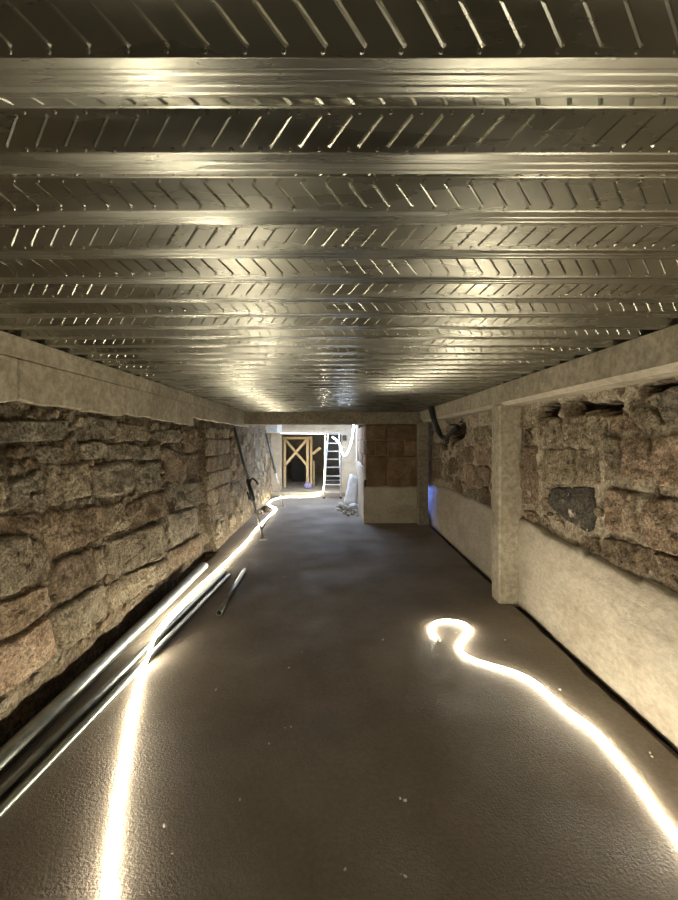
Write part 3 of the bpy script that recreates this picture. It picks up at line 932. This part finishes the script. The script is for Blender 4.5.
# weakly glowing bluish line along the lintel, and the cool loop hanging before the ladder
strip('light_strip', [(-1.66, 12.40, 1.795), (-1.2, 12.41, 1.79), (-0.8, 12.41, 1.785), (-0.42, 12.40, 1.78)], M['glow_dim'], 'bluish glowing strip fixed level along the lintel above the timber frame', r=0.009, sub=4)
def at(px, py, Y): return Vector(((px-CX)*Y/F, Y, EYE + (CY-py)*Y/F))
strip('light_strip', [at(353.9, 417.3, 11.4), at(353.9, 420.5, 11.4), at(353.7, 425, 11.4), at(353, 432, 11.38), at(351.6, 440, 11.35), at(349.7, 446.7, 11.33), at(347.3, 452.5, 11.3), at(344.3, 455.4, 11.3), at(342.2, 452.4, 11.32), at(340.9, 447.5, 11.35), at(338.7, 442.3, 11.4), at(335.6, 439.4, 11.45), at(332.8, 437, 11.5)],
      M['led_cool'], 'bluish light strip hanging in a loop in front of the ladder', r=0.015, sub=5, flat=1.0)

# ------------------------------------------------------------------ pipes on the floor
def long_pipe(label, a, b, r, group='galvanised pipes along the rubble wall', t=0.0025):
    o = pipe('metal_pipe', a, b, r, t, M['pipe'])
    tag(o, label, 'pipe', group)
    return o
def lin(a, b, y):
    t = (y-a.y)/(b.y-a.y); return a + (b-a)*t
def pipe_through(p_near, p_far, r, ystart, label):
    a, b = floor_pt(*p_near, r), floor_pt(*p_far, r)
    s = lin(a, b, ystart); s.z = r; b.z = r
    return long_pipe(label, s, b, r)
pipe_through((0, 762), (204, 566), 0.05, -0.5, 'thickest galvanised pipe, lying nearest to the rubble wall')
pipe_through((0, 793), (225, 571.5), 0.027, -0.65, 'middle galvanised pipe of the three lying along the wall')
pipe_through((0, 812), (229, 575), 0.023, -0.4, 'outermost galvanised pipe of the three, nearest the open floor')
sp = pipe('metal_pipe', floor_pt(219, 613, 0.026), floor_pt(244.5, 570, 0.026), 0.026, 0.005, M['pipe'])
tag(sp, 'short loose galvanised pipe offcut lying alone on the floor', 'pipe')

# ------------------------------------------------------------------ leaning props
def make_prop(name, label, foot, head, with_clamp):
    foot, head = Vector(foot), Vector(head)
    root = empty(name, foot)
    tag(root, label, 'prop', 'telescopic props leaning on the rubble wall')
    d = head - foot
    o1 = d*0.0; mid = d*0.52
    def sub(n, a, b, r, m, nn=12): return tube(n, [a, b], r, m, root, nn)
    sub('inner_tube', o1 + d*0.012, mid, 0.017, M['prop_zinc'])
    sub('outer_tube', mid - d*0.08, d*0.985, 0.025, M['prop'])
    # plates
    bm = box_bm(bmesh.new(), -0.06, 0.06, -0.05, 0.05, 0, 0.008, 0.002)
    from_bm('base_plate', bm, M['prop_zinc'], root)
    pl = box_bm(bmesh.new(), -0.01, 0.01, -0.06, 0.06, -0.07, 0.07, 0.003)
    h = from_bm('head_plate', pl, M['prop'], root); h.location = d*0.99
    if with_clamp:
        s = Vector((1, 0, 0.0))
        q = d.normalized()
        cl = sub('clamp_body', d*0.32, d*0.50, 0.036, M['black'], 10)
        bar('trigger', d*0.33 + Vector((-0.05, -0.02, 0)), d*0.40 + Vector((-0.055, -0.02, 0)), 0.03, 0.02, M['black'], root)
        g = tube('handle', spline([d*0.47 + s*0.02, d*0.505 + s*0.06, d*0.512 + s*0.09, d*0.49 + s*0.13, d*0.462 + s*0.15], 4), 0.016, M['black'], root, 10)
    else:
        sub('collar', mid-d*0.05, mid+d*0.01, 0.034, M['prop'])
        tube('pin', [mid + Vector((-0.06, 0, 0)), mid + Vector((0.06, 0, 0))], 0.007, M['prop'], root, 8)
    return root
make_prop('telescopic_prop', 'nearer leaning prop with a black clamp handle at its middle', floor_pt(263.5, 540), (-1.83, 7.55, 1.86), True)
make_prop('telescopic_prop', 'farther plain leaning prop close to the end of the rubble wall', floor_pt(283.7, 507), (-1.80, 10.7, 1.80), False)
rod = tube('steel_rod', [floor_pt(261.2, 529.5, 0.035), floor_pt(276.2, 508.8, 0.02)], 0.011, M['prop'], None, 10)
tag(rod, 'thin grey steel rod lying across the light strip behind the nearer prop', 'rod')

# ------------------------------------------------------------------ timber frame in the opening
def timber_frame():
    YT = 13.65
    zt = 0.10
    x0, x1 = (283.5-CX)/F*YT, (308.8-CX)/F*YT
    ztop = 1.70
    root = empty('timber_frame', ((x0+x1)/2, YT, zt))
    tag(root, 'cross-braced pine frame standing in the opening of the end wall', 'frame')
    o = root.location
    def L(x, y, z): return Vector((x, y, z)) - o
    bar('post', L(x0+0.04, YT, zt), L(x0+0.04, YT, ztop-0.08), 0.075, 0.09, M['pine'], root, 0.004)
    bar('post', L(x1-0.04, YT, zt), L(x1-0.04, YT, ztop-0.08), 0.075, 0.09, M['pine'], root, 0.004)
    bar('top_rail', L(x0-0.02, YT, ztop-0.04), L(x1+0.06, YT, ztop-0.04), 0.08, 0.09, M['pine'], root, 0.004)
    zb = 0.80
    bar('brace', L(x0+0.07, YT-0.07, ztop-0.10), L(x1-0.05, YT-0.07, zb), 0.075, 0.03, M['pine'], root, 0.003)
    bar('brace', L(x0+0.05, YT-0.10, zb), L(x1-0.07, YT-0.10, ztop-0.10), 0.075, 0.03, M['pine'], root, 0.003)
    return root
timber_frame()
def shore():
    YT = 14.0
    X = (311.2-CX)/F*YT
    root = empty('timber_shore', (X, YT, 0.10))
    tag(root, 'pine post with a slanting brace just behind the cross-braced frame', 'shore')
    bar('post', (0, 0, 0), (0, 0, 1.62), 0.07, 0.09, M['pine'], root, 0.004)
    bar('brace', (0.05, -0.05, 1.05), ((320.5-311.2)/F*YT, -0.05, EYE+(CY-447.5)/F*YT-0.10), 0.09, 0.045, M['pine'], root, 0.004)
    bar('post', (0.085, 0.05, 0), (0.085, 0.05, 0.82), 0.05, 0.05, M['pine'], root, 0.003)
    return root
shore()
bd = box('board', (292-CX)/F*15.5, (305-CX)/F*15.5, 15.48, 15.52, 0.1, 0.92, M['board'], None, 0.004)
tag(bd, 'dark board standing in the dim room behind the timber frame', 'board')

def lump(name, loc, sx, sy, sz, mat, seed, amp=0.25, sub=2, parent=None, flatb=True):
    bm = bmesh.new()
    bmesh.ops.create_icosphere(bm, subdivisions=sub, radius=1.0)
    for v in bm.verts:
        n = noise.fractal(v.co*1.3 + Vector((seed, seed*2, 0)), 1.0, 2.0, 3)
        c = v.co*(1 + amp*n)
        v.co = Vector((c.x*sx, c.y*sy, (max(c.z, -0.55) if flatb else c.z)*sz))
    mz = min(v.co.z for v in bm.verts)
    for v in bm.verts: v.co.z -= mz
    o = from_bm(name, bm, mat, parent, loc)
    return o
bg_ = lump('plastic_bag', (-0.93, 13.35, 0.10), 0.12, 0.1, 0.13, M['lilac'], 4.2, 0.5, 3)
tag(bg_, 'crumpled lilac plastic bag at the foot of the timber frame', 'bag')

# ------------------------------------------------------------------ step ladder
def ladder():
    root = empty('step_ladder', (-0.15, 11.95, 0))
    tag(root, 'aluminium step ladder standing open in front of the end wall opening', 'ladder')
    o = root.location
    fy, ty, by = 11.78, 12.12, 12.30
    H = 1.79
    bl_, br_ = -0.385, 0.075
    tl, tr = -0.275, 0.03
    def fr(side, t):   # front rail point
        b = bl_ if side == 0 else br_; T = tl if side == 0 else tr
        return Vector((b + (T-b)*t, fy + (ty-fy)*t, H*t)) - o
    for s in (0, 1):
        r = bar('rail', fr(s, 0.015), fr(s, 1), 0.028, 0.065, M['alu'], root, 0.003)
        f = fr(s, 0)
        box('foot', f.x-0.03, f.x+0.03, f.y-0.045, f.y+0.045, f.z, f.z+0.05, M['black'], root, 0.004)
        sx = (-0.02 if s == 0 else 0.02)
        a = Vector(((bl_ if s == 0 else br_)+sx*0.5, by, 0.0)) - o
        t = Vector(((tl if s == 0 else tr)+sx*0.3, ty+0.03, H-0.04)) - o
        bar('rear_leg', a, t, 0.025, 0.035, M['alu_dark'], root, 0.003)
    for k, py in enumerate((443, 451, 459, 467, 475.5, 484, 491.5)):
        z = EYE + (CY-py)*12.0/F
        t = z/H
        a, b = fr(0, t), fr(1, t)
        box('step', a.x, b.x, a.y-0.045, a.y+0.06, a.z-0.02, a.z+0.008, M['alu'], root, 0.003)
    a = fr(0, 1); b = fr(1, 1)
    box('top_cap', a.x-0.03, b.x+0.03, a.y-0.06, a.y+0.10, a.z-0.01, a.z+0.035, M['alu_dark'], root, 0.006)
    # cross brace of the rear frame and the two hinge stays
    bar('rear_brace', Vector((bl_, by-0.04, 0.45))-o, Vector((br_, by-0.04, 0.45))-o, 0.025, 0.02, M['alu_dark'], root)
    for s in (0, 1):
        a = fr(s, 0.47); t = Vector((a.x, by-0.085-o.y, 0.72))
        bar('stay', a, t, 0.016, 0.006, M['alu'], root)
ladder()

# ------------------------------------------------------------------ sack, rubble, box on the wall
def sack():
    bm = bmesh.new()
    rings, N = 14, 28
    vs = []
    for j in range(rings+1):
        t = j/rings
        hw = 0.165*(1-0.42*t)*(1 + 0.12*math.sin(t*3.1)); hd = 0.12*(1-0.75*t)
        if j == 0: hw *= 0.8; hd *= 0.75
        cx = 0.075*t; cy = 0.02*t
        row = []
        for k in range(N):
            a = 2*math.pi*k/N
            ex = math.copysign(abs(math.cos(a))**0.75, math.cos(a)); ey = math.copysign(abs(math.sin(a))**0.75, math.sin(a))
            p = Vector((cx + hw*ex, cy + hd*ey, 0.70*t + (0.05*math.cos(a*1.0+2.4) if j == rings else 0)))
            f = 0.022*noise.fractal(Vector((p.x*9, p.y*9, p.z*4)), 1.0, 2.0, 3)*(1 if j else 0.3)
            p += Vector((ex, ey, 0))*f
            row.append(bm.verts.new(p))
        vs.append(row)
    for j in range(rings):
        for k in range(N): bm.faces.new((vs[j][k], vs[j][(k+1) % N], vs[j+1][(k+1) % N], vs[j+1][k]))
    bm.faces.new(vs[0][::-1])
    bm.faces.new(vs[-1])
    o = from_bm('sack', bm, M['sack'], None, (0.315, 10.75, 0.0), smooth=True)
    tag(o, 'tall white woven sack leaning against the side of the block pier', 'sack')
sack()
sl_ = lump('plaster_slab', (0.34, 10.02, 0.06), 0.13, 0.10, 0.04, M['sack'], 11.0, 0.35, 2)
sl_.rotation_euler = (0.05, -0.06, 0.3)
tag(sl_, 'largest pale broken slab lying on top of the rubble heap', 'rubble')
protos = [lump('rubble_chunk', (0, 0, 0), 0.06, 0.05, 0.045, M['chip'] if i % 2 == 0 else M['stone_grey'], i*3.7, 0.45, 1) for i in range(4)]
k = 0
laid = []
for i in range(38):
    for _ in range(60):
        y = 8.95 + 1.6*random.random()**0.8
        x = PX0 - 0.1 - random.random()**1.2*(0.2 + 0.28*min(1, (y-8.9)/0.9))
        s = random.uniform(0.45, 1.2)
        if all(math.hypot(x-a, y-b) > 0.072*(s+c) for a, b, c in laid): break
    else: continue
    laid.append((x, y, s))
    o = protos[i] if i < 4 else copy_tree(protos[i % 4])
    o.location = (x, y, 0.0); o.scale = (s, s, s); o.rotation_euler = (0, 0, random.uniform(0, 6.28))
    tag(o, 'small broken chunk in the rubble heap at the foot of the pier', 'rubble', 'chunks of the rubble heap by the pier')
o = lump('loose_stone', floor_pt(266, 511.5), 0.10, 0.08, 0.10, M['stone_dark'], 51.0, 0.4, 2)
tag(o, 'dark loose stone lying at the wall foot inside the bend of the strip', 'stone')
o = lump('loose_stone', floor_pt(259, 513.5), 0.09, 0.09, 0.06, M['stone_grey'], 57.0, 0.4, 2)
tag(o, 'flat grey loose stone beside the dark one at the wall foot', 'stone')
jb = empty('dark_box', (0.19, YF-0.001, 1.66))  # plain dark box filling in for a small dark square on the wall
tag(jb, 'small dark box on the pale wall right of the ladder', 'box')
box('housing', -0.055, 0.055, -0.06, 0.0, -0.075, 0.075, M['black'], jb, 0.006)
box('lid', -0.05, 0.05, -0.07, -0.06, -0.07, 0.07, M['board'], jb, 0.003)
pp = pipe('conduit', (0.555-0.06, 11.3, 0.0), (0.555-0.06, 11.3, 2.2), 0.02, 0.003, M['cap'])
tag(pp, 'thin pale upright conduit on the side of the block pier', 'conduit')

# black hose hanging at the far right
hp = [at(430.5, 406.5, 7.07), at(432, 412, 7.05), at(434.5, 421, 7.0), at(438, 430, 7.05), at(441.5, 436.5, 7.15), at(446.5, 437.5, 6.85), at(452.5, 431.5, 6.55), at(457.5, 428, 6.45)]
pth = spline(hp, 8)
rr = [0.055 if i % 2 == 0 else 0.048 for i in range(len(pth))]
rr = [r*(1 - 0.35*min(1, i/(len(pth)*0.7))) for i, r in enumerate(rr)]
ho = tube('hose', pth, 0.05, M['black'], None, n=14, radii=rr)
tag(ho, 'thick black ribbed hose hanging from the deck beside the far column', 'hose')

# ------------------------------------------------------------------ crumbs on the floor
spots = [(400, 799), (401, 875), (405, 877), (289, 668), (285, 728), (284, 577), (291, 727), (269, 744), (172, 854), (165, 826), (216, 690), (456, 633), (470, 657), (437, 655), (652, 757), (560, 690), (505, 640), (345, 870), (405, 801), (383, 640), (240, 800), (302, 652), (650, 753)]
chips = [lump('plaster_crumb', (0, 0, 0), 0.008, 0.006, 0.005, M['chip'], i*5.1, 0.5, 1) for i in range(3)]
for i, (x, y) in enumerate(spots):
    o = chips[i] if i < 3 else copy_tree(chips[i % 3])
    o.location = floor_pt(x, y, 0.0)
    s = random.uniform(0.6, 1.25)
    o.scale = (s, s*random.uniform(0.7, 1.8), s); o.rotation_euler = (0, 0, random.uniform(0, 6.28))
    tag(o, 'tiny pale plaster crumb lying on the dark floor', 'crumb', 'plaster crumbs scattered over the floor')
